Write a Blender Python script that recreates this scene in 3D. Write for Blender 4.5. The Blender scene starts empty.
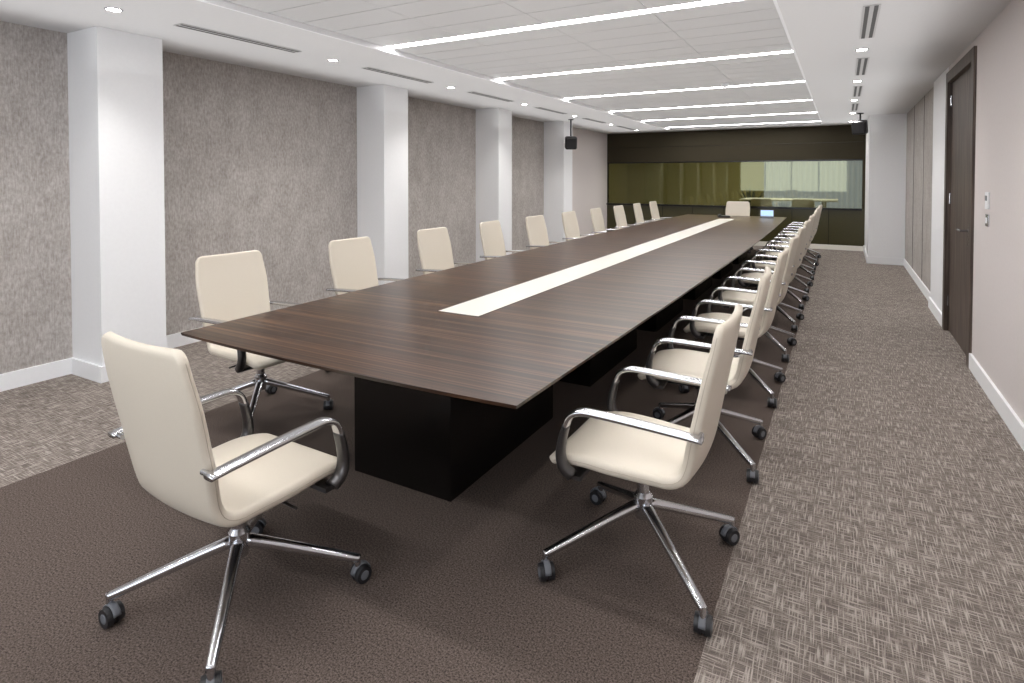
import bpy, math, random
from mathutils import Vector, Matrix
random.seed(4)
D = bpy.data
scene = bpy.context.scene
coll = scene.collection

# ------------------------------------------------------------------ materials
def lin(c):
    out = []
    for v in c[:3]:
        v = v / 255.0
        out.append(v / 12.92 if v <= 0.04045 else ((v + 0.055) / 1.055) ** 2.4)
    return (out[0], out[1], out[2], 1.0)

def new_mat(name):
    m = D.materials.new(name)
    m.use_nodes = True
    nt = m.node_tree
    b = nt.nodes["Principled BSDF"]
    return m, nt, b

def N(nt, typ, **kw):
    n = nt.nodes.new(typ)
    for k, v in kw.items():
        setattr(n, k, v)
    return n

def coords(nt, scale=(1, 1, 1), kind='Object'):
    tc = N(nt, 'ShaderNodeTexCoord')
    mp = N(nt, 'ShaderNodeMapping')
    mp.inputs['Scale'].default_value = scale
    nt.links.new(tc.outputs[kind], mp.inputs['Vector'])
    return mp.outputs['Vector']

def noise(nt, vec, scale, detail=3, rough=0.5):
    n = N(nt, 'ShaderNodeTexNoise')
    n.inputs['Scale'].default_value = scale
    n.inputs['Detail'].default_value = detail
    n.inputs['Roughness'].default_value = rough
    nt.links.new(vec, n.inputs['Vector'])
    return n.outputs['Fac']

def ramp(nt, fac, stops):
    r = N(nt, 'ShaderNodeValToRGB')
    els = r.color_ramp.elements
    while len(els) < len(stops):
        els.new(0.5)
    for e, (p, c) in zip(els, stops):
        e.position = p
        e.color = c
    nt.links.new(fac, r.inputs['Fac'])
    return r.outputs['Color']

def bump(nt, b, fac, strength=0.2, dist=0.005):
    bp = N(nt, 'ShaderNodeBump')
    bp.inputs['Strength'].default_value = strength
    bp.inputs['Distance'].default_value = dist
    nt.links.new(fac, bp.inputs['Height'])
    nt.links.new(bp.outputs['Normal'], b.inputs['Normal'])

def mathn(nt, op, a, b=None):
    n = N(nt, 'ShaderNodeMath', operation=op)
    for i, v in enumerate((a, b)):
        if v is None:
            continue
        if isinstance(v, (int, float)):
            n.inputs[i].default_value = v
        else:
            nt.links.new(v, n.inputs[i])
    return n.outputs[0]

def mixc(nt, fac, a, b, blend='MIX'):
    n = N(nt, 'ShaderNodeMix', data_type='RGBA', blend_type=blend)
    if isinstance(fac, (int, float)):
        n.inputs[0].default_value = fac
    else:
        nt.links.new(fac, n.inputs[0])
    for idx, v in ((6, a), (7, b)):
        if isinstance(v, tuple):
            n.inputs[idx].default_value = v
        else:
            nt.links.new(v, n.inputs[idx])
    return n.outputs[2]

def simple(name, rgb, rough=0.6, metal=0.0, spec=0.5, var=0.03, scale=40, bmp=0.0):
    m, nt, b = new_mat(name)
    vec = coords(nt)
    f = noise(nt, vec, scale, 4)
    c = lin(rgb)
    lo = tuple(v * (1 - var) for v in c[:3]) + (1,)
    hi = tuple(min(1, v * (1 + var)) for v in c[:3]) + (1,)
    nt.links.new(ramp(nt, f, [(0.3, lo), (0.7, hi)]), b.inputs['Base Color'])
    b.inputs['Roughness'].default_value = rough
    b.inputs['Metallic'].default_value = metal
    b.inputs['Specular IOR Level'].default_value = spec
    if bmp:
        bump(nt, b, f, bmp, 0.002)
    return m

def emis(name, rgb, s, base=None):
    m, nt, b = new_mat(name)
    b.inputs['Base Color'].default_value = lin(base or rgb)
    b.inputs['Emission Color'].default_value = lin(rgb)
    b.inputs['Emission Strength'].default_value = s
    return m

M_white = simple('white_paint', (242, 243, 245), 0.55, spec=0.3, var=0.01)
M_wall = simple('wall_plaster_warm', (216, 209, 207), 0.7, spec=0.2, var=0.015)
M_ceil = simple('ceiling_paint', (218, 218, 219), 0.75, spec=0.2, var=0.01)
M_tile = simple('ceiling_metal_tile', (203, 203, 204), 0.45, spec=0.4, var=0.01)
M_gap = simple('dark_gap', (90, 89, 88), 0.9)
M_leather = simple('cream_leather', (214, 205, 190), 0.42, spec=0.45, var=0.02, scale=260, bmp=0.12)
M_seam = simple('leather_seam', (176, 164, 146), 0.6)
M_chrome = simple('polished_aluminium', (208, 209, 213), 0.2, metal=1.0, var=0.01)
M_dkmetal = simple('dark_metal', (96, 95, 96), 0.28, metal=0.9, var=0.02)
M_rubber = simple('black_plastic', (34, 34, 37), 0.4, var=0.05)
M_greyw = simple('caster_hub_grey', (105, 108, 114), 0.4, var=0.05)
M_black = simple('black_gloss_lacquer', (15, 13, 12), 0.18, spec=0.5, var=0.05)
M_stripe = simple('cream_inlay', (230, 227, 218), 0.35, var=0.01)
M_light = emis('led_panel', (255, 253, 252), 34.0)
M_dlamp = emis('downlight_lens', (255, 248, 236), 60.0)
M_slot = simple('diffuser_slot', (95, 95, 95), 0.8)
M_slotf = simple('diffuser_frame', (195, 195, 195), 0.5)
M_dark = simple('dark_fabric_panel', (50, 44, 29), 0.75, var=0.25, scale=90, spec=0.3)
M_darklow = simple('dark_olive_panel', (58, 54, 26), 0.3, var=0.12, scale=30, spec=0.5)
M_olive = simple('olive_wall', (138, 130, 66), 0.7)
M_screen = emis('lcd_screen', (150, 180, 215), 0.8)
M_leaf = simple('leaf_green', (40, 55, 25), 0.5, var=0.3)

def m_wallpaper():
    m, nt, b = new_mat('textured_wallpaper')
    v = coords(nt, (1, 1, 0.6))
    v2 = coords(nt, (1, 1, 0.12))
    f1 = noise(nt, v, 48, 6, 0.75)
    f2 = noise(nt, v, 6, 3)
    f3 = noise(nt, v2, 120, 2)
    s = mathn(nt, 'ADD', mathn(nt, 'MULTIPLY', f1, 0.55), mathn(nt, 'ADD', mathn(nt, 'MULTIPLY', f2, 0.2), mathn(nt, 'MULTIPLY', f3, 0.25)))
    c = ramp(nt, s, [(0.38, lin((149, 142, 137))), (0.5, lin((174, 168, 163))), (0.62, lin((197, 193, 190)))])
    nt.links.new(c, b.inputs['Base Color'])
    b.inputs['Roughness'].default_value = 0.55
    b.inputs['Specular IOR Level'].default_value = 0.35
    bump(nt, b, f1, 0.1, 0.002)
    return m
M_paper = m_wallpaper()

def m_carpet_light():
    m, nt, b = new_mat('woven_hatch_carpet')
    a = noise(nt, coords(nt, (185, 11, 1)), 1.0, 1)
    c = noise(nt, coords(nt, (11, 185, 1)), 1.0, 1)
    fine = noise(nt, coords(nt), 260, 2)
    big = noise(nt, coords(nt), 3.0, 2)
    mx = mathn(nt, 'MAXIMUM', a, c)
    s = mathn(nt, 'ADD', mathn(nt, 'MULTIPLY', mx, 0.8), mathn(nt, 'ADD', mathn(nt, 'MULTIPLY', fine, 0.14), mathn(nt, 'MULTIPLY', big, 0.06)))
    col = ramp(nt, s, [(0.48, lin((104, 95, 90))), (0.56, lin((139, 130, 123))), (0.65, lin((174, 165, 157)))])
    nt.links.new(col, b.inputs['Base Color'])
    b.inputs['Roughness'].default_value = 0.95
    b.inputs['Specular IOR Level'].default_value = 0.1
    bump(nt, b, s, 0.2, 0.003)
    return m
M_carp = m_carpet_light()

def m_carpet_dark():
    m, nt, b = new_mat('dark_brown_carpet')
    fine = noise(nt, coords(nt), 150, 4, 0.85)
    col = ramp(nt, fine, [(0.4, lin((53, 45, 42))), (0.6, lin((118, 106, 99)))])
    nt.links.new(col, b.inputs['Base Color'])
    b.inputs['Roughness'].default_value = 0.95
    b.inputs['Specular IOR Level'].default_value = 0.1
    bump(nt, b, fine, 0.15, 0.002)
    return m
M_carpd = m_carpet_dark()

def m_wood(name, sc, dark, mid, light, rough=0.3, seam=None):
    m, nt, b = new_mat(name)
    f = noise(nt, coords(nt, sc), 1.0, 3, 0.55)
    f2 = noise(nt, coords(nt, tuple(s * 0.22 for s in sc)), 1.0, 2)
    s = mathn(nt, 'ADD', mathn(nt, 'MULTIPLY', f, 0.75), mathn(nt, 'MULTIPLY', f2, 0.25))
    col = ramp(nt, s, [(0.4, lin(dark)), (0.5, lin(mid)), (0.6, lin(light))])
    if seam:
        tc = N(nt, 'ShaderNodeTexCoord')
        sp = N(nt, 'ShaderNodeSeparateXYZ')
        nt.links.new(tc.outputs['Object'], sp.inputs[0])
        fr = mathn(nt, 'FRACT', mathn(nt, 'DIVIDE', mathn(nt, 'ADD', sp.outputs['Y'], seam[1]), seam[0]))
        ls = mathn(nt, 'LESS_THAN', fr, 0.006 / seam[0])
        col = mixc(nt, ls, col, lin((18, 12, 9)))
    nt.links.new(col, b.inputs['Base Color'])
    b.inputs['Roughness'].default_value = rough
    return m
M_wood = m_wood('dark_walnut_veneer', (0.5, 66, 5), (36, 22, 14), (61, 40, 27), (102, 73, 51), 0.3, seam=(2.2, 0.45))
M_doorw = m_wood('smoked_oak', (60, 60, 2.0), (60, 49, 43), (80, 68, 60), (102, 89, 80), 0.5)

def m_glass():
    m, nt, b = new_mat('olive_tinted_glass')
    nt.nodes.remove(b)
    out = nt.nodes['Material Output']
    tr = N(nt, 'ShaderNodeBsdfTransparent')
    tr.inputs['Color'].default_value = lin((222, 221, 198))
    gl = N(nt, 'ShaderNodeBsdfGlossy')
    gl.inputs['Roughness'].default_value = 0.02
    gl.inputs['Color'].default_value = lin((220, 220, 190))
    fr = N(nt, 'ShaderNodeFresnel')
    fr.inputs['IOR'].default_value = 1.7
    mx = N(nt, 'ShaderNodeMixShader')
    nt.links.new(fr.outputs[0], mx.inputs[0])
    nt.links.new(tr.outputs[0], mx.inputs[1])
    nt.links.new(gl.outputs[0], mx.inputs[2])
    nt.links.new(mx.outputs[0], out.inputs[0])
    return m
M_glass = m_glass()

# ------------------------------------------------------------------ mesh builder
class MB:
    def __init__(self):
        self.v = []; self.f = []; self.mi = []; self.sm = []; self.mats = []
    def _m(self, mat):
        if mat not in self.mats:
            self.mats.append(mat)
        return self.mats.index(mat)
    def add(self, verts, faces, mat, smooth=False, M=None):
        o = len(self.v)
        for p in verts:
            p = Vector(p)
            if M is not None:
                p = M @ p
            self.v.append(tuple(p))
        k = self._m(mat)
        for f in faces:
            self.f.append([i + o for i in f]); self.mi.append(k); self.sm.append(smooth)
    def box(self, x0, x1, y0, y1, z0, z1, mat, M=None, bev=0.0):
        if bev <= 0:
            vs = [(x0,y0,z0),(x1,y0,z0),(x1,y1,z0),(x0,y1,z0),(x0,y0,z1),(x1,y0,z1),(x1,y1,z1),(x0,y1,z1)]
            fs = [(0,3,2,1),(4,5,6,7),(0,1,5,4),(1,2,6,5),(2,3,7,6),(3,0,4,7)]
            self.add(vs, fs, mat, False, M)
        else:
            import bmesh
            bm = bmesh.new()
            bmesh.ops.create_cube(bm, size=1.0)
            for v in bm.verts:
                v.co = Vector(((x0+x1)/2 + v.co.x*(x1-x0), (y0+y1)/2 + v.co.y*(y1-y0), (z0+z1)/2 + v.co.z*(z1-z0)))
            bmesh.ops.bevel(bm, geom=list(bm.edges), offset=bev, segments=3, affect='EDGES', profile=0.5)
            bm.verts.index_update()
            self.add([v.co.copy() for v in bm.verts], [[v.index for v in f.verts] for f in bm.faces], mat, True, M)
            bm.free()
    def cyl(self, p0, p1, r0, r1, mat, n=20, caps=True, M=None, smooth=True):
        p0 = Vector(p0); p1 = Vector(p1)
        t = (p1 - p0).normalized()
        a = t.orthogonal().normalized(); b = t.cross(a)
        vs = []
        for p, r in ((p0, r0), (p1, r1)):
            for i in range(n):
                an = 2*math.pi*i/n
                vs.append(p + a*math.cos(an)*r + b*math.sin(an)*r)
        fs = [(i, (i+1) % n, n+(i+1) % n, n+i) for i in range(n)]
        self.add(vs, fs, mat, smooth, M)
        if caps:
            self.add(vs[:n], [list(range(n))[::-1]], mat, False, M)
            self.add(vs[n:], [list(range(n))], mat, False, M)
    def rings(self, rings, mat, smooth=True, caps=True, M=None):
        n = len(rings[0]); vs = [p for r in rings for p in r]; fs = []
        for k in range(len(rings)-1):
            for i in range(n):
                j = (i+1) % n
                fs.append((k*n+i, k*n+j, (k+1)*n+j, (k+1)*n+i))
        if caps:
            fs.append(list(range(n))[::-1])
            fs.append([(len(rings)-1)*n+i for i in range(n)])
        self.add(vs, fs, mat, smooth, M)
    def sweep(self, pts, side, ws, hs, mat, n=12, ex=0.6, M=None):
        pts = [Vector(p) for p in pts]; side = Vector(side).normalized(); rg = []
        for i, p in enumerate(pts):
            t = (pts[min(i+1, len(pts)-1)] - pts[max(i-1, 0)]).normalized()
            nn = t.cross(side).normalized()
            r = []
            for k in range(n):
                an = 2*math.pi*k/n + math.pi/n
                cx = math.copysign(abs(math.cos(an))**ex, math.cos(an)); sy = math.copysign(abs(math.sin(an))**ex, math.sin(an))
                r.append(p + side*cx*ws[i] + nn*sy*hs[i])
            rg.append(r)
        self.rings(rg, mat, True, True, M)
    def mesh(self, name):
        import bmesh
        me = D.meshes.new(name)
        me.from_pydata(self.v, [], self.f)
        for m in self.mats:
            me.materials.append(m)
        for p, k, s in zip(me.polygons, self.mi, self.sm):
            p.material_index = k; p.use_smooth = s
        bm = bmesh.new(); bm.from_mesh(me)
        bmesh.ops.recalc_face_normals(bm, faces=bm.faces)
        bm.to_mesh(me); bm.free()
        me.update()
        return me
    def obj(self, name, loc=(0, 0, 0), rz=0):
        o = D.objects.new(name, self.mesh(name))
        o.location = loc; o.rotation_euler = (0, 0, rz)
        coll.objects.link(o)
        return o

def catmull(pts, sub=6):
    out = []; P = [Vector(p) for p in pts]
    P = [P[0]*2-P[1]] + P + [P[-1]*2-P[-2]]
    for i in range(1, len(P)-2):
        for k in range(sub):
            t = k/sub
            a, b, c, d = P[i-1], P[i], P[i+1], P[i+2]
            out.append(0.5*((2*b)+(c-a)*t+(2*a-5*b+4*c-d)*t*t+(3*b-3*c+d-a)*t**3))
    out.append(P[-2])
    return out

# ------------------------------------------------------------------ dimensions
XL, XR = -5.15, 0.9
PF = -4.72
YN, YB = -2.2, 14.0
H = 2.6
TX0, TX1, TY0, TY1 = -3.5, -0.37, -1.75, 13.6
T = 0.15

# floor
b = MB()
b.box(XL-T, TX0-0.04, YN-T, YB, -0.1, 0, M_carp)
b.box(TX1, XR+T, YN-T, YB, -0.1, 0, M_carp)
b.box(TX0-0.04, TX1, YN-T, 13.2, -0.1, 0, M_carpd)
b.box(TX0-0.04, TX1, 13.2, YB, -0.1, 0, M_carp)
b.obj('floor')

# ceiling : soffit with recessed tray
b = MB()
b.box(XL-T, TX0, YN-T, YB+T, H, H+0.2, M_ceil)
b.box(TX1, XR+T, YN-T, YB+T, H, H+0.2, M_ceil)
b.box(TX0, TX1, YN-T, TY0, H, H+0.2, M_ceil)
b.box(TX0, TX1, TY1, YB+T, H, H+0.2, M_ceil)
b.box(TX0, TX1, TY0, TY1, H+0.085, H+0.2, M_gap)
for (x0, x1) in ((TX0, TX0+0.02), (TX1-0.02, TX1)):
    b.box(x0, x1, TY0, TY1, H+0.0, H+0.085, M_white)
b.obj('ceiling')

lights_y = [0.2, 2.08, 3.97, 5.86, 7.74, 9.63, 11.5, 13.3]
LW = 0.11
b = MB()
tz = H+0.04
edges = [(TY0, lights_y[0]-LW/2)] + [(lights_y[i]+LW/2, lights_y[i+1]-LW/2) for i in range(7)] + [(lights_y[7]+LW/2, TY1)]
xs = [TX0+0.02, TX0+0.02+0.78, TX0+0.02+1.55, TX0+0.02+2.32, TX1-0.02]
for (a0, a1) in edges:
    n = max(1, round((a1-a0)/0.30))
    w = (a1-a0)/n
    for k in range(n):
        for i in range(4):
            b.box(xs[i]+0.002, xs[i+1]-0.002, a0+k*w+0.004, a0+(k+1)*w-0.004, tz, tz+0.02, M_tile)
b.obj('ceiling_tile_panels')
for i, y in enumerate(lights_y):
    b = MB()
    b.box(TX0+0.022, TX1-0.022, y-LW/2+0.006, y+LW/2-0.006, tz+0.004, tz+0.02, M_light)
    b.box(TX0+0.022, TX1-0.022, y-LW/2, y-LW/2+0.006, tz-0.002, tz+0.028, M_white)
    b.box(TX0+0.022, TX1-0.022, y+LW/2-0.006, y+LW/2, tz-0.002, tz+0.028, M_white)
    b.obj('linear_ceiling_light')

def downlight(x, y, power=16):
    b = MB()
    n = 24; ro, ri = 0.052, 0.04
    r0 = [(ro*math.cos(2*math.pi*i/n), ro*math.sin(2*math.pi*i/n), 0) for i in range(n)]
    r1 = [(ro*math.cos(2*math.pi*i/n), ro*math.sin(2*math.pi*i/n), -0.006) for i in range(n)]
    r2 = [(ri*math.cos(2*math.pi*i/n), ri*math.sin(2*math.pi*i/n), -0.006) for i in range(n)]
    r3 = [(ri*math.cos(2*math.pi*i/n), ri*math.sin(2*math.pi*i/n), -0.001) for i in range(n)]
    b.rings([r0, r1, r2, r3], M_chrome, False, False)
    b.add(r3, [list(range(n))], M_dlamp)
    o = b.obj('recessed_downlight', (x, y, H))
    l = D.lights.new('downlight_beam', 'SPOT')
    l.energy = power; l.spot_size = math.radians(110); l.spot_blend = 0.8; l.shadow_soft_size = 0.04
    l.color = (1.0, 0.97, 0.93)
    lo = D.objects.new('downlight_beam', l); coll.objects.link(lo)
    lo.parent = o; lo.location = (0, 0, -0.02)

DY = [0.2, 2.08, 3.97, 5.86, 7.74, 9.63, 11.5, 13.2]
for y in DY:
    downlight(-4.15, y, 40)
    downlight(0.13, y, 24)

def slot(x, y0, y1, w=0.1):
    b = MB()
    z = H-0.002
    b.box(x-w/2, x+w/2, y0, y1, z-0.004, z, M_slotf)
    for k in range(2):
        xx = x - w/4 + k*w/2
        b.box(xx-0.012, xx+0.012, y0+0.01, y1-0.01, z-0.006, z-0.001, M_slot)
    b.obj('air_diffuser')
for y in (2.08, 3.97, 5.86, 7.74, 9.63, 11.5):
    slot(-4.15, y+0.42, y+1.48)
for y in (3.97, 5.86, 7.74, 9.63):
    slot(0.15, y+0.42, y+1.42)

b = MB()
b.cyl((0, 0, 0), (0, 0, -0.025), 0.05, 0.05, M_white, 24)
b.cyl((0, 0, -0.025), (0, 0, -0.045), 0.035, 0.028, M_white, 24)
b.obj('smoke_detector', (-1.25, 7.45, tz))

# ------------------------------------------------------------------ walls
BBH, BBT = 0.12, 0.018
b = MB()
b.box(XL-T, XL, YN, 10.84, 0, H, M_paper)
b.box(XL-T, XL, 10.84, YB, 0, H, M_wall)
b.obj('wall_left')
pillars = [(-0.95, -0.5), (2.25, 2.72), (5.30, 5.74), (7.95, 8.37), (10.42, 10.84)]
for (y0, y1) in pillars:
    b = MB()
    b.box(XL, PF, y0, y1, 0, H, M_white)
    b.box(XL, PF+BBT, y0-BBT, y1+BBT, 0, BBH, M_white)
    b.obj('pillar')
b = MB()
segs = [YN] + [v for p in pillars for v in (p[0]-BBT, p[1]+BBT)] + [YB]
for i in range(0, len(segs), 2):
    b.box(XL, XL+BBT, segs[i], segs[i+1], 0, BBH, M_white)
b.obj('baseboard_left')

# near wall (behind the viewpoint) with an added wide window for fill light
WX0, WX1, WZ0, WZ1 = -4.4, 0.2, 0.85, 2.35
b = MB()
b.box(XL-T, WX0, YN-T, YN, 0, H, M_wall)
b.box(WX1, XR+T, YN-T, YN, 0, H, M_wall)
b.box(WX0, WX1, YN-T, YN, 0, WZ0, M_wall)
b.box(WX0, WX1, YN-T, YN, WZ1, H, M_wall)
b.obj('wall_near')
b = MB()
b.box(WX0, WX1, YN-0.1, YN+0.03, WZ0, WZ0+0.04, M_white)
b.box(WX0, WX1, YN-0.1, YN-0.04, WZ1-0.05, WZ1, M_white)
for k in range(5):
    x = WX0 + (WX1-WX0-0.05)*k/4
    b.box(x, x+0.05, YN-0.1, YN-0.04, WZ0+0.04, WZ1-0.05, M_white)
b.obj('added_window')
l = D.lights.new('window_fill', 'AREA'); l.shape = 'RECTANGLE'; l.size = 4.5; l.size_y = 1.45; l.energy = 68  # area lamp added outside the unseen window as soft frontal fill
l.color = (0.92, 0.96, 1.0)
lo = D.objects.new('window_fill', l); lo.location = ((WX0+WX1)/2, YN-0.2, (WZ0+WZ1)/2); lo.rotation_euler = (math.radians(90), 0, 0)
coll.objects.link(lo)

DY0, DY1, DH = 5.78, 7.2, 2.53
b = MB()
b.box(XR, XR+T, YN, DY0, 0, H, M_wall)
b.box(XR, XR+T, DY0, DY1, DH, H, M_wall)
b.box(XR, XR+T, DY1, 8.3, 0, H, M_white)
b.box(XR+0.04, XR+T, 8.3, 12.05, 0, H, M_paper)
for k in range(1, 3):
    b.box(XR+0.036, XR+0.041, 8.3+k*1.25-0.004, 8.3+k*1.25+0.004, 0, H, M_gap)
b.obj('wall_right')
b = MB()
b.box(XR-BBT, XR, YN, DY0, 0, BBH, M_white)
b.box(XR-BBT, XR, DY1, 8.3, 0, BBH, M_white)
b.box(XR+0.022, XR+0.04, 8.3, 12.0, 0, BBH, M_white)
b.obj('baseboard_right')
b = MB()
b.box(0.4, XR+T, 12.05, YB, 0, H, M_white)
b.box(0.4-BBT, XR+T, 12.05-BBT, YB, 0, BBH, M_white)
b.obj('pillar')

b = MB()
fw = 0.1
b.box(XR-0.02, XR+T, DY0, DY0+fw, 0, DH, M_doorw)
b.box(XR-0.02, XR+T, DY1-fw, DY1, 0, DH, M_doorw)
b.box(XR-0.02, XR+T, DY0+fw, DY1-fw, DH-0.1, DH, M_doorw)
b.box(XR+0.02, XR+0.065, DY0+fw+0.004, DY1-fw-0.004, 0.008, DH-0.104, M_doorw)
hy = 6.1
b.box(XR+0.013, XR+0.02, hy-0.02, hy+0.02, 0.93, 1.13, M_chrome)
b.cyl((XR+0.018, hy, 1.06), (XR-0.045, hy, 1.06), 0.01, 0.01, M_chrome, 14)
b.cyl((XR-0.04, hy-0.005, 1.06), (XR-0.04, hy+0.13, 1.06), 0.009, 0.009, M_chrome, 14)
for hz in (0.25, 1.25, 2.2):
    b.cyl((XR+0.012, DY1-fw-0.01, hz), (XR+0.012, DY1-fw-0.01, hz+0.1), 0.009, 0.009, M_chrome, 12)
b.obj('door_1')

b = MB()
b.box(-0.014, 0, -0.045, 0.045, -0.06, 0.06, M_white, bev=0.004)
b.box(-0.018, -0.013, -0.025, 0.025, 0.0, 0.035, M_greyw)
b.obj('thermostat', (XR, 5.27, 1.34))
b = MB()
b.box(-0.01, 0, -0.043, 0.043, -0.043, 0.043, M_chrome, bev=0.003)
b.box(-0.014, -0.009, -0.012, 0.012, -0.02, 0.02, M_white)
b.obj('light_switch', (XR, 5.27, 1.2))

# back wall with interior window
GZ0, GZ1 = 0.87, 1.86
BX1 = 0.4
b = MB()
b.box(XL-T, BX1, YB, YB+T, GZ1, H, M_dark)
b.box(XL-T, BX1, YB, YB+T, 0, GZ0, M_darklow)
b.box(XL-T, XL+0.0, YB, YB+T, GZ0, GZ1, M_dark)
b.box(0.35, BX1, YB, YB+T, GZ0, GZ1, M_dark)
for k in range(1, 8):
    x = XL + k*0.7
    b.box(x-0.004, x+0.004, YB-0.003, YB+0.001, 0.1, GZ0-0.03, M_black)
b.box(XL, BX1, YB-0.004, YB, GZ1+0.38, GZ1+0.386, M_black)
b.obj('wall_back')
b = MB()
b.box(XL, 0.35, YB+0.05, YB+0.062, GZ0, GZ1, M_glass)
b.box(XL, 0.35, YB-0.05, YB+0.1, GZ0-0.035, GZ0, M_black)
b.box(XL, 0.35, YB-0.01, YB+0.1, GZ1, GZ1+0.025, M_black)
b.obj('window_1')
b = MB(); b.box(XL, 0.38, YB-0.02, YB, 0, 0.1, M_stripe); b.obj('baseboard_back')

# room beyond the glass
RY = 18.6
RL, RR = XL-1.0, 2.2
b = MB(); b.box(RL, RR, YB+T, RY, -0.1, 0, M_carp); b.obj('floor')
b = MB(); b.box(RL, RR, YB+T, RY, H, H+0.1, M_ceil); b.obj('ceiling')
b = MB(); b.box(RL, RR, RY, RY+0.1, 0, H, M_olive); b.obj('wall_far')
b = MB(); b.box(RL-0.1, RL, YB+T, RY, 0, H, M_olive); b.obj('wall_far_left')
b = MB(); b.box(RR, RR+0.1, YB+T, RY, 0, H, M_olive); b.obj('wall_far_right')
b = MB()
vs = []; n = 160
for i in range(n+1):
    x = -2.0 + 2.6*i/n
    y = RY-0.12 + 0.035*math.sin(i*0.8) + 0.012*math.sin(i*0.31)
    vs += [(x, y, 0.05), (x, y, 2.45)]
M_curt = emis('glowing_curtain', (180, 195, 238), 0.5, base=(150, 155, 165))  # curtain brightness put in as emission, no lamp behind the cloth
b.add(vs, [(2*i, 2*i+2, 2*i+3, 2*i+1) for i in range(n)], M_curt, True)
b.obj('curtain')
b = MB()
b.box(-2.3, -0.1, 15.9, 17.3, 0.93, 0.96, M_white)
for x in (-2.0, -0.4):
    b.cyl((x, 16.6, 0), (x, 16.6, 0.93), 0.05, 0.05, M_chrome)
    b.cyl((x, 16.6, 0), (x, 16.6, 0.02), 0.3, 0.3, M_chrome)
b.obj('meeting_table')
l = D.lights.new('far_room_light', 'AREA'); l.shape = 'RECTANGLE'; l.size = 4.5; l.size_y = 0.8; l.energy = 70
lo = D.objects.new('far_room_light', l); lo.location = (-2, 16.6, H-0.03); coll.objects.link(lo)

def plant(loc):
    b = MB()
    b.cyl((0, 0, 0), (0, 0, 0.4), 0.14, 0.19, M_rubber)
    for i in range(34):
        a = random.uniform(0, 6.28); L = random.uniform(0.5, 0.8); t = random.uniform(0.25, 0.95)
        pts = []
        for k in range(6):
            s = k/5
            pts.append(Vector((math.cos(a)*L*t*s*0.7, math.sin(a)*L*t*s*0.7, 0.4+L*1.4*s*(1-0.35*t*s))))
        sd = Vector((-math.sin(a), math.cos(a), 0))
        vs = []
        for k, p in enumerate(pts):
            w = 0.022*math.sin(math.pi*(0.1+0.85*k/5))
            vs += [p-sd*w, p+sd*w]
        b.add(vs, [(2*k, 2*k+1, 2*k+3, 2*k+2) for k in range(5)], M_leaf, True)
    b.obj('potted_plant', loc)
plant((-2.25, 17.7, 0))

# ------------------------------------------------------------------ speakers
def speaker(loc, rz, arm):
    b = MB()
    R = Matrix.Rotation(math.radians(12), 4, 'X')
    b.box(-0.11, 0.11, -0.08, 0.08, -0.12, 0.12, M_rubber, M=R, bev=0.035)
    b.box(-0.08, 0.08, -0.086, -0.079, -0.09, 0.09, M_rubber, M=R)
    b.cyl((0, 0.02, 0.1), (0, 0.02, arm), 0.014, 0.014, M_rubber, 12)
    b.cyl((0, 0.02, arm-0.012), (0, 0.02, arm), 0.05, 0.05, M_rubber, 16)
    b.obj('ceiling_speaker', loc, rz)
speaker((-4.45, 10.15, 2.16), math.radians(30), 0.44)
speaker((0.24, 11.6, 2.36), math.radians(-20), 0.24)

# ------------------------------------------------------------------ table
TZ = 0.74
TYa, TYb = 1.70, 12.5
cx = -1.885; hwid = 0.945
def outline(inset=0.0):
    pts = []
    n = 14
    L = TYb-TYa
    hw = hwid-inset
    for k in range(n+1):
        s = k/n*2-1
        pts.append((cx+s*hw, TYa+inset-0.03*(1-s*s)))
    for k in range(1, 24):
        s = k/24
        pts.append((cx+hw+0.06*math.sin(math.pi*s), TYa+inset+s*(L-2*inset)))
    for k in range(n+1):
        s = 1-k/n*2
        pts.append((cx+s*hw, TYb-inset+0.04*(1-s*s)))
    for k in range(1, 24):
        s = 1-k/24
        pts.append((cx-hw-0.06*math.sin(math.pi*s), TYa+inset+s*(L-2*inset)))
    return pts
b = MB()
o0 = outline(0); o1 = outline(0.004); o2 = outline(0.16)
M_under = simple('table_underside', (22, 17, 14), 0.5)
b.rings([[(x, y, TZ) for x, y in o0][::1], [(x, y, TZ-0.014) for x, y in o1]], M_wood, False, False)
b.add([(x, y, TZ) for x, y in o0], [list(range(len(o0)))], M_wood)
b.rings([[(x, y, TZ-0.014) for x, y in o1], [(x, y, TZ-0.05) for x, y in o2]], M_under, False, False)
b.add([(x, y, TZ-0.05) for x, y in o2], [list(range(len(o2)))[::-1]], M_under)
ys = [2.70 + k*1.46 for k in range(7)]
for k in range(6):
    b.box(-2.005, -1.735, ys[k]+0.002, ys[k+1]-0.002, TZ-0.004, TZ+0.0015, M_stripe)
b.box(-2.009, -1.731, ys[0]-0.003, ys[-1]+0.003, TZ-0.004, TZ+0.0006, M_under)
y = 2.2
while y+1.05 < TYb-0.3:
    b.box(-2.165, -1.565, y, y+1.1, 0, TZ-0.049, M_black)
    y += 1.72
b.box(-1.98, -1.78, 2.4, y-0.9, TZ-0.2, TZ-0.05, M_under)
b.obj('conference_table')

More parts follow.
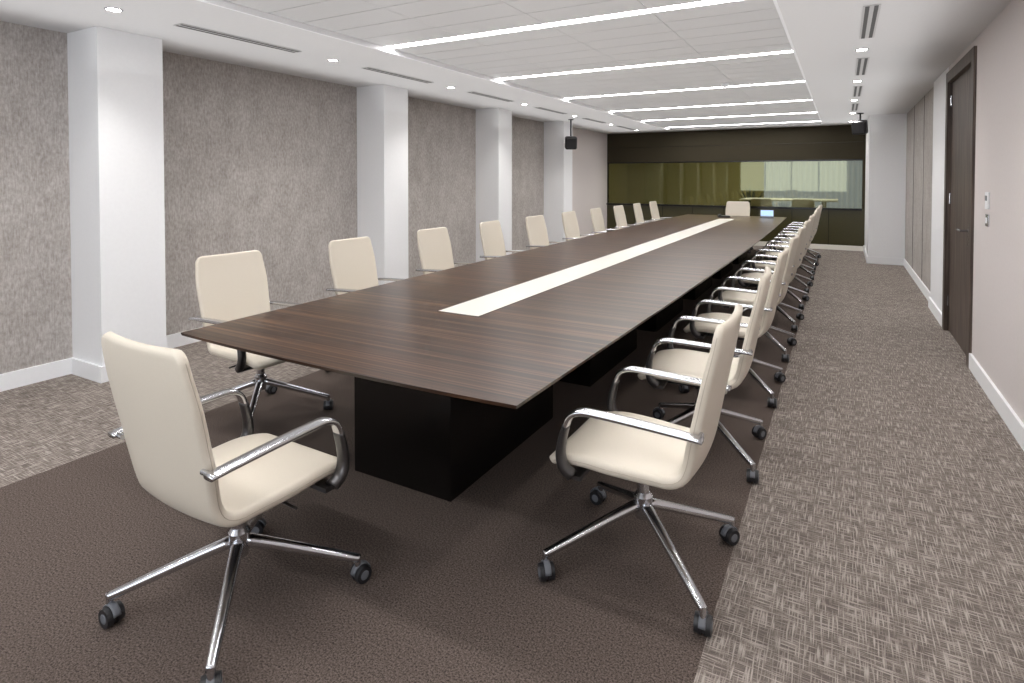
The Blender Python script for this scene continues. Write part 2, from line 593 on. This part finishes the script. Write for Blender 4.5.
# ------------------------------------------------------------------ chair
def chair_mesh():
    b = MB()
    prof = catmull([(0, .30, .405), (0, .268, .430), (0, .17, .444), (0, .04, .44), (0, -.08, .432), (0, -.16, .432),
                    (0, -.208, .455), (0, -.236, .512), (0, -.256, .60), (0, -.278, .71), (0, -.30, .82), (0, -.319, .91), (0, -.336, 1.005)], 8)
    L = [0]
    for i in range(1, len(prof)):
        L.append(L[-1] + (prof[i]-prof[i-1]).length)
    tot = L[-1]
    ss = []
    for k in range(7):
        ss.append(0.05*(1-math.cos(k/6*math.pi/2)))
    k = 0.05
    while k < tot-0.065:
        k += 0.02; ss.append(k)
    for k in range(6, -1, -1):
        ss.append(tot-0.05*(1-math.cos(k/6*math.pi/2)))
    ss = sorted(set(round(s, 5) for s in ss))
    def at(s):
        for i in range(1, len(L)):
            if s <= L[i]+1e-9:
                t = (s-L[i-1])/max(1e-9, L[i]-L[i-1])
                return prof[i-1].lerp(prof[i], t)
        return prof[-1]
    def interp(tab, s):
        for i in range(1, len(tab)):
            if s <= tab[i][0]:
                t = (s-tab[i-1][0])/(tab[i][0]-tab[i-1][0])
                t = t*t*(3-2*t)
                return tab[i-1][1]*(1-t)+tab[i][1]*t
        return tab[-1][1]
    W = [(0, .240), (.25, .252), (.45, .238), (.56, .222), (.72, .236), (.9, .243), (tot, .228)]
    TH = [(0, .018), (.2, .024), (.45, .023), (.6, .020), (.8, .018), (tot, .015)]
    LC = [(0, .0), (.2, .006), (.45, .012), (.65, .022), (tot, .016)]
    rings = []
    edgeL = []; edgeR = []
    for s in ss:
        c = at(s)
        t = (at(min(tot, s+0.004))-at(max(0, s-0.004))).normalized()
        nrm = Vector((0, t.z, -t.y))
        w = interp(W, s); th = interp(TH, s); lc = interp(LC, s)
        e = min(s, tot-s); r = 0.045
        if e < r:
            q = 1-e/r
            w -= r*(1-math.sqrt(max(0, 1-q*q)))
        re = 0.012
        if e < re:
            q = 1-e/re
            th *= max(0.12, math.sqrt(max(0, 1-q*q)))
        ring = []
        nx = 12; rr = th*0.85
        base = [(-w+rr+(2*(w-rr))*i/nx, th) for i in range(nx+1)]
        arc = [(w-rr+rr*math.sin(a), th*math.cos(a)) for a in [math.pi*k/8 for k in range(1, 8)]]
        base2 = [(w-rr-(2*(w-rr))*i/nx, -th) for i in range(nx+1)]
        arc2 = [(-w+rr-rr*math.sin(a), -th*math.cos(a)) for a in [math.pi*k/8 for k in range(1, 8)]]
        for (x, h) in base+arc+base2+arc2:
            off = lc*((x/max(w, .01))**2)
            ring.append(c + Vector((x, 0, 0)) + nrm*(h+off))
        rings.append(ring)
        if e > 0.03:
            edgeL.append(c + Vector((-w+0.0005, 0, 0)) + nrm*lc)
            edgeR.append(c + Vector((w-0.0005, 0, 0)) + nrm*lc)
    b.rings(rings, M_leather, True, True)
    for ed in (edgeL, edgeR):      # stitched side seam
        n = len(ed)
        b.sweep(ed, (1, 0, 0), [0.0012]*n, [0.0012]*n, M_seam, 6, 1.0)
    for sx in (-1, 1):
        x = sx*0.274
        arm = catmull([(x, -.28, .638), (x, -.2, .643), (x, -.06, .649), (x, .08, .653), (x, .15, .65), (x, .192, .625), (x, .212, .575)], 5)
        n = len(arm)
        b.sweep(arm, (1, 0, 0), [0.023]*n, [0.009+0.003*math.sin(math.pi*i/n) for i in range(n)], M_chrome, 14, 0.65)
        low = catmull([(x, .208, .59), (x, .224, .53), (x, .23, .475), (x, .216, .43), (x*0.97, .185, .402)], 5)
        n = len(low)
        b.sweep(low, (1, 0, 0), [0.023]*n, [0.012+0.01*i/n for i in range(n)], M_dkmetal, 14, 0.65)
        b.cyl((x, -.266, .638), (sx*0.225, -.266, .638), 0.009, 0.009, M_chrome, 12)
        b.box(min(x*0.97, sx*0.1), max(x*0.97, sx*0.1), .155, .205, .388, .404, M_dkmetal)
    b.box(-.11, .11, -.12, .205, .368, .41, M_dkmetal, bev=0.012)
    b.cyl((.1, .05, .385), (.24, .05, .38), 0.005, 0.005, M_dkmetal, 10)
    b.cyl((0, 0, .25), (0, 0, .37), 0.024, 0.024, M_chrome, 20)
    b.cyl((0, 0, .335), (0, 0, .368), 0.04, 0.05, M_dkmetal, 20)
    b.cyl((0, 0, .255), (0, 0, .27), 0.036, 0.026, M_chrome, 20)
    b.cyl((0, 0, .17), (0, 0, .255), 0.03, 0.037, M_chrome, 20)
    RC = 0.405
    for k in range(4):
        a = math.pi/4 + k*math.pi/2
        M = Matrix.Rotation(a, 4, 'Z')
        pts = catmull([(.02, 0, .222), (.12, 0, .19), (.25, 0, .145), (.37, 0, .103), (.41, 0, .09)], 4)
        n = len(pts)
        b.sweep(pts, (0, 1, 0), [.022-.008*i/n for i in range(n)], [.02-.008*i/n for i in range(n)], M_chrome, 14, 0.8, M=M)
        b.cyl((RC, 0, .06), (RC, 0, .1), 0.011, 0.012, M_chrome, 12, M=M)
        C = M @ Matrix.Translation((RC, 0, 0)) @ Matrix.Rotation(0.6+k*0.9, 4, 'Z') @ Matrix.Translation((.012, 0, 0))
        for s in (-1, 1):
            b.cyl((0, s*0.006, .032), (0, s*0.027, .032), .032, .03, M_rubber, 22, M=C)
            b.cyl((0, s*0.027, .032), (0, s*0.0285, .032), .017, .015, M_greyw, 16, M=C)
        b.cyl((0, -0.008, .034), (0, 0.008, .034), .029, .029, M_rubber, 18, M=C)
        hood = [(0.036*math.cos(t), 0, .032+0.036*math.sin(t)) for t in [math.radians(d) for d in range(10, 171, 16)]]
        b.sweep(hood, (0, 1, 0), [0.012]*len(hood), [0.003]*len(hood), M_greyw, 8, M=C)
    return b.mesh('conference_chair')
cm = chair_mesh()
def chair(x, y, rz):
    o = D.objects.new('conference_chair', cm)
    o.location = (x, y, 0); o.rotation_euler = (0, 0, math.radians(rz))
    coll.objects.link(o)
chair(-1.845, 1.31, -1.5)
for i in range(10):
    j = random.uniform(-3, 3) if i else 0
    chair(-0.67, 2.24+i*1.095, 90+j)
for i in range(10):
    j = random.uniform(-3, 3) if i else -3
    chair(-3.18, 2.42+i*1.095, -90+j)
chair(-1.92, 12.8, 180)
for x in (-1.7, -0.8):
    o = D.objects.new('conference_chair', cm); o.location = (x, 15.5, 0); coll.objects.link(o)

# tabletop devices
b = MB()
b.box(-.11, .11, -.09, .09, 0, .03, M_rubber, bev=0.008)
b.box(-.1, -.05, -.08, .08, .03, .055, M_rubber, bev=0.008)
b.box(0.0, .09, 0.0, .07, .0305, .033, M_greyw)
b.obj('conference_phone', (-2.0, 11.9, TZ+0.003), 0.3)
b = MB()
b.box(-.12, .12, -.08, .08, 0, .018, M_greyw, bev=0.004)
R = Matrix.Translation((0, .08, .018)) @ Matrix.Rotation(math.radians(-35), 4, 'X')
b.box(-.12, .12, -.004, .004, 0.002, .15, M_greyw, M=R)
b.box(-.11, .11, -.006, -.0045, .01, .14, M_screen, M=R)
b.obj('laptop', (-1.25, 12.1, TZ+0.002), 0.1)

# added lamp without a fixture: soft upward fill standing in for ceiling bounce
l = D.lights.new('ceiling_fill', 'AREA'); l.shape = 'RECTANGLE'; l.size = 5.4; l.size_y = 15.2; l.energy = 125
l.spread = math.radians(110)
lo = D.objects.new('ceiling_fill', l); lo.location = ((XL+XR)/2, (YN+YB)/2, 2.3); lo.rotation_euler = (math.pi, 0, 0)
coll.objects.link(lo)

# ------------------------------------------------------------------ world, camera
w = D.worlds.new('world'); scene.world = w; w.use_nodes = True
w.node_tree.nodes['Background'].inputs[0].default_value = (0.8, 0.88, 1.0, 1)
w.node_tree.nodes['Background'].inputs[1].default_value = 1.0
cam = D.cameras.new('camera'); co = D.objects.new('camera', cam); coll.objects.link(co)
cam.sensor_width = 36; cam.lens = 587/1024*36
tilt = 1.3
cam.shift_y = -(163.5 - 587*math.tan(math.radians(tilt)))/1024
co.location = (0, 0, 1.5)
co.rotation_euler = (math.radians(90-tilt), 0, math.radians(29.4))
cam.clip_start = 0.05
scene.camera = co
scene.view_settings.view_transform = 'Standard'
scene.view_settings.exposure = -0.03
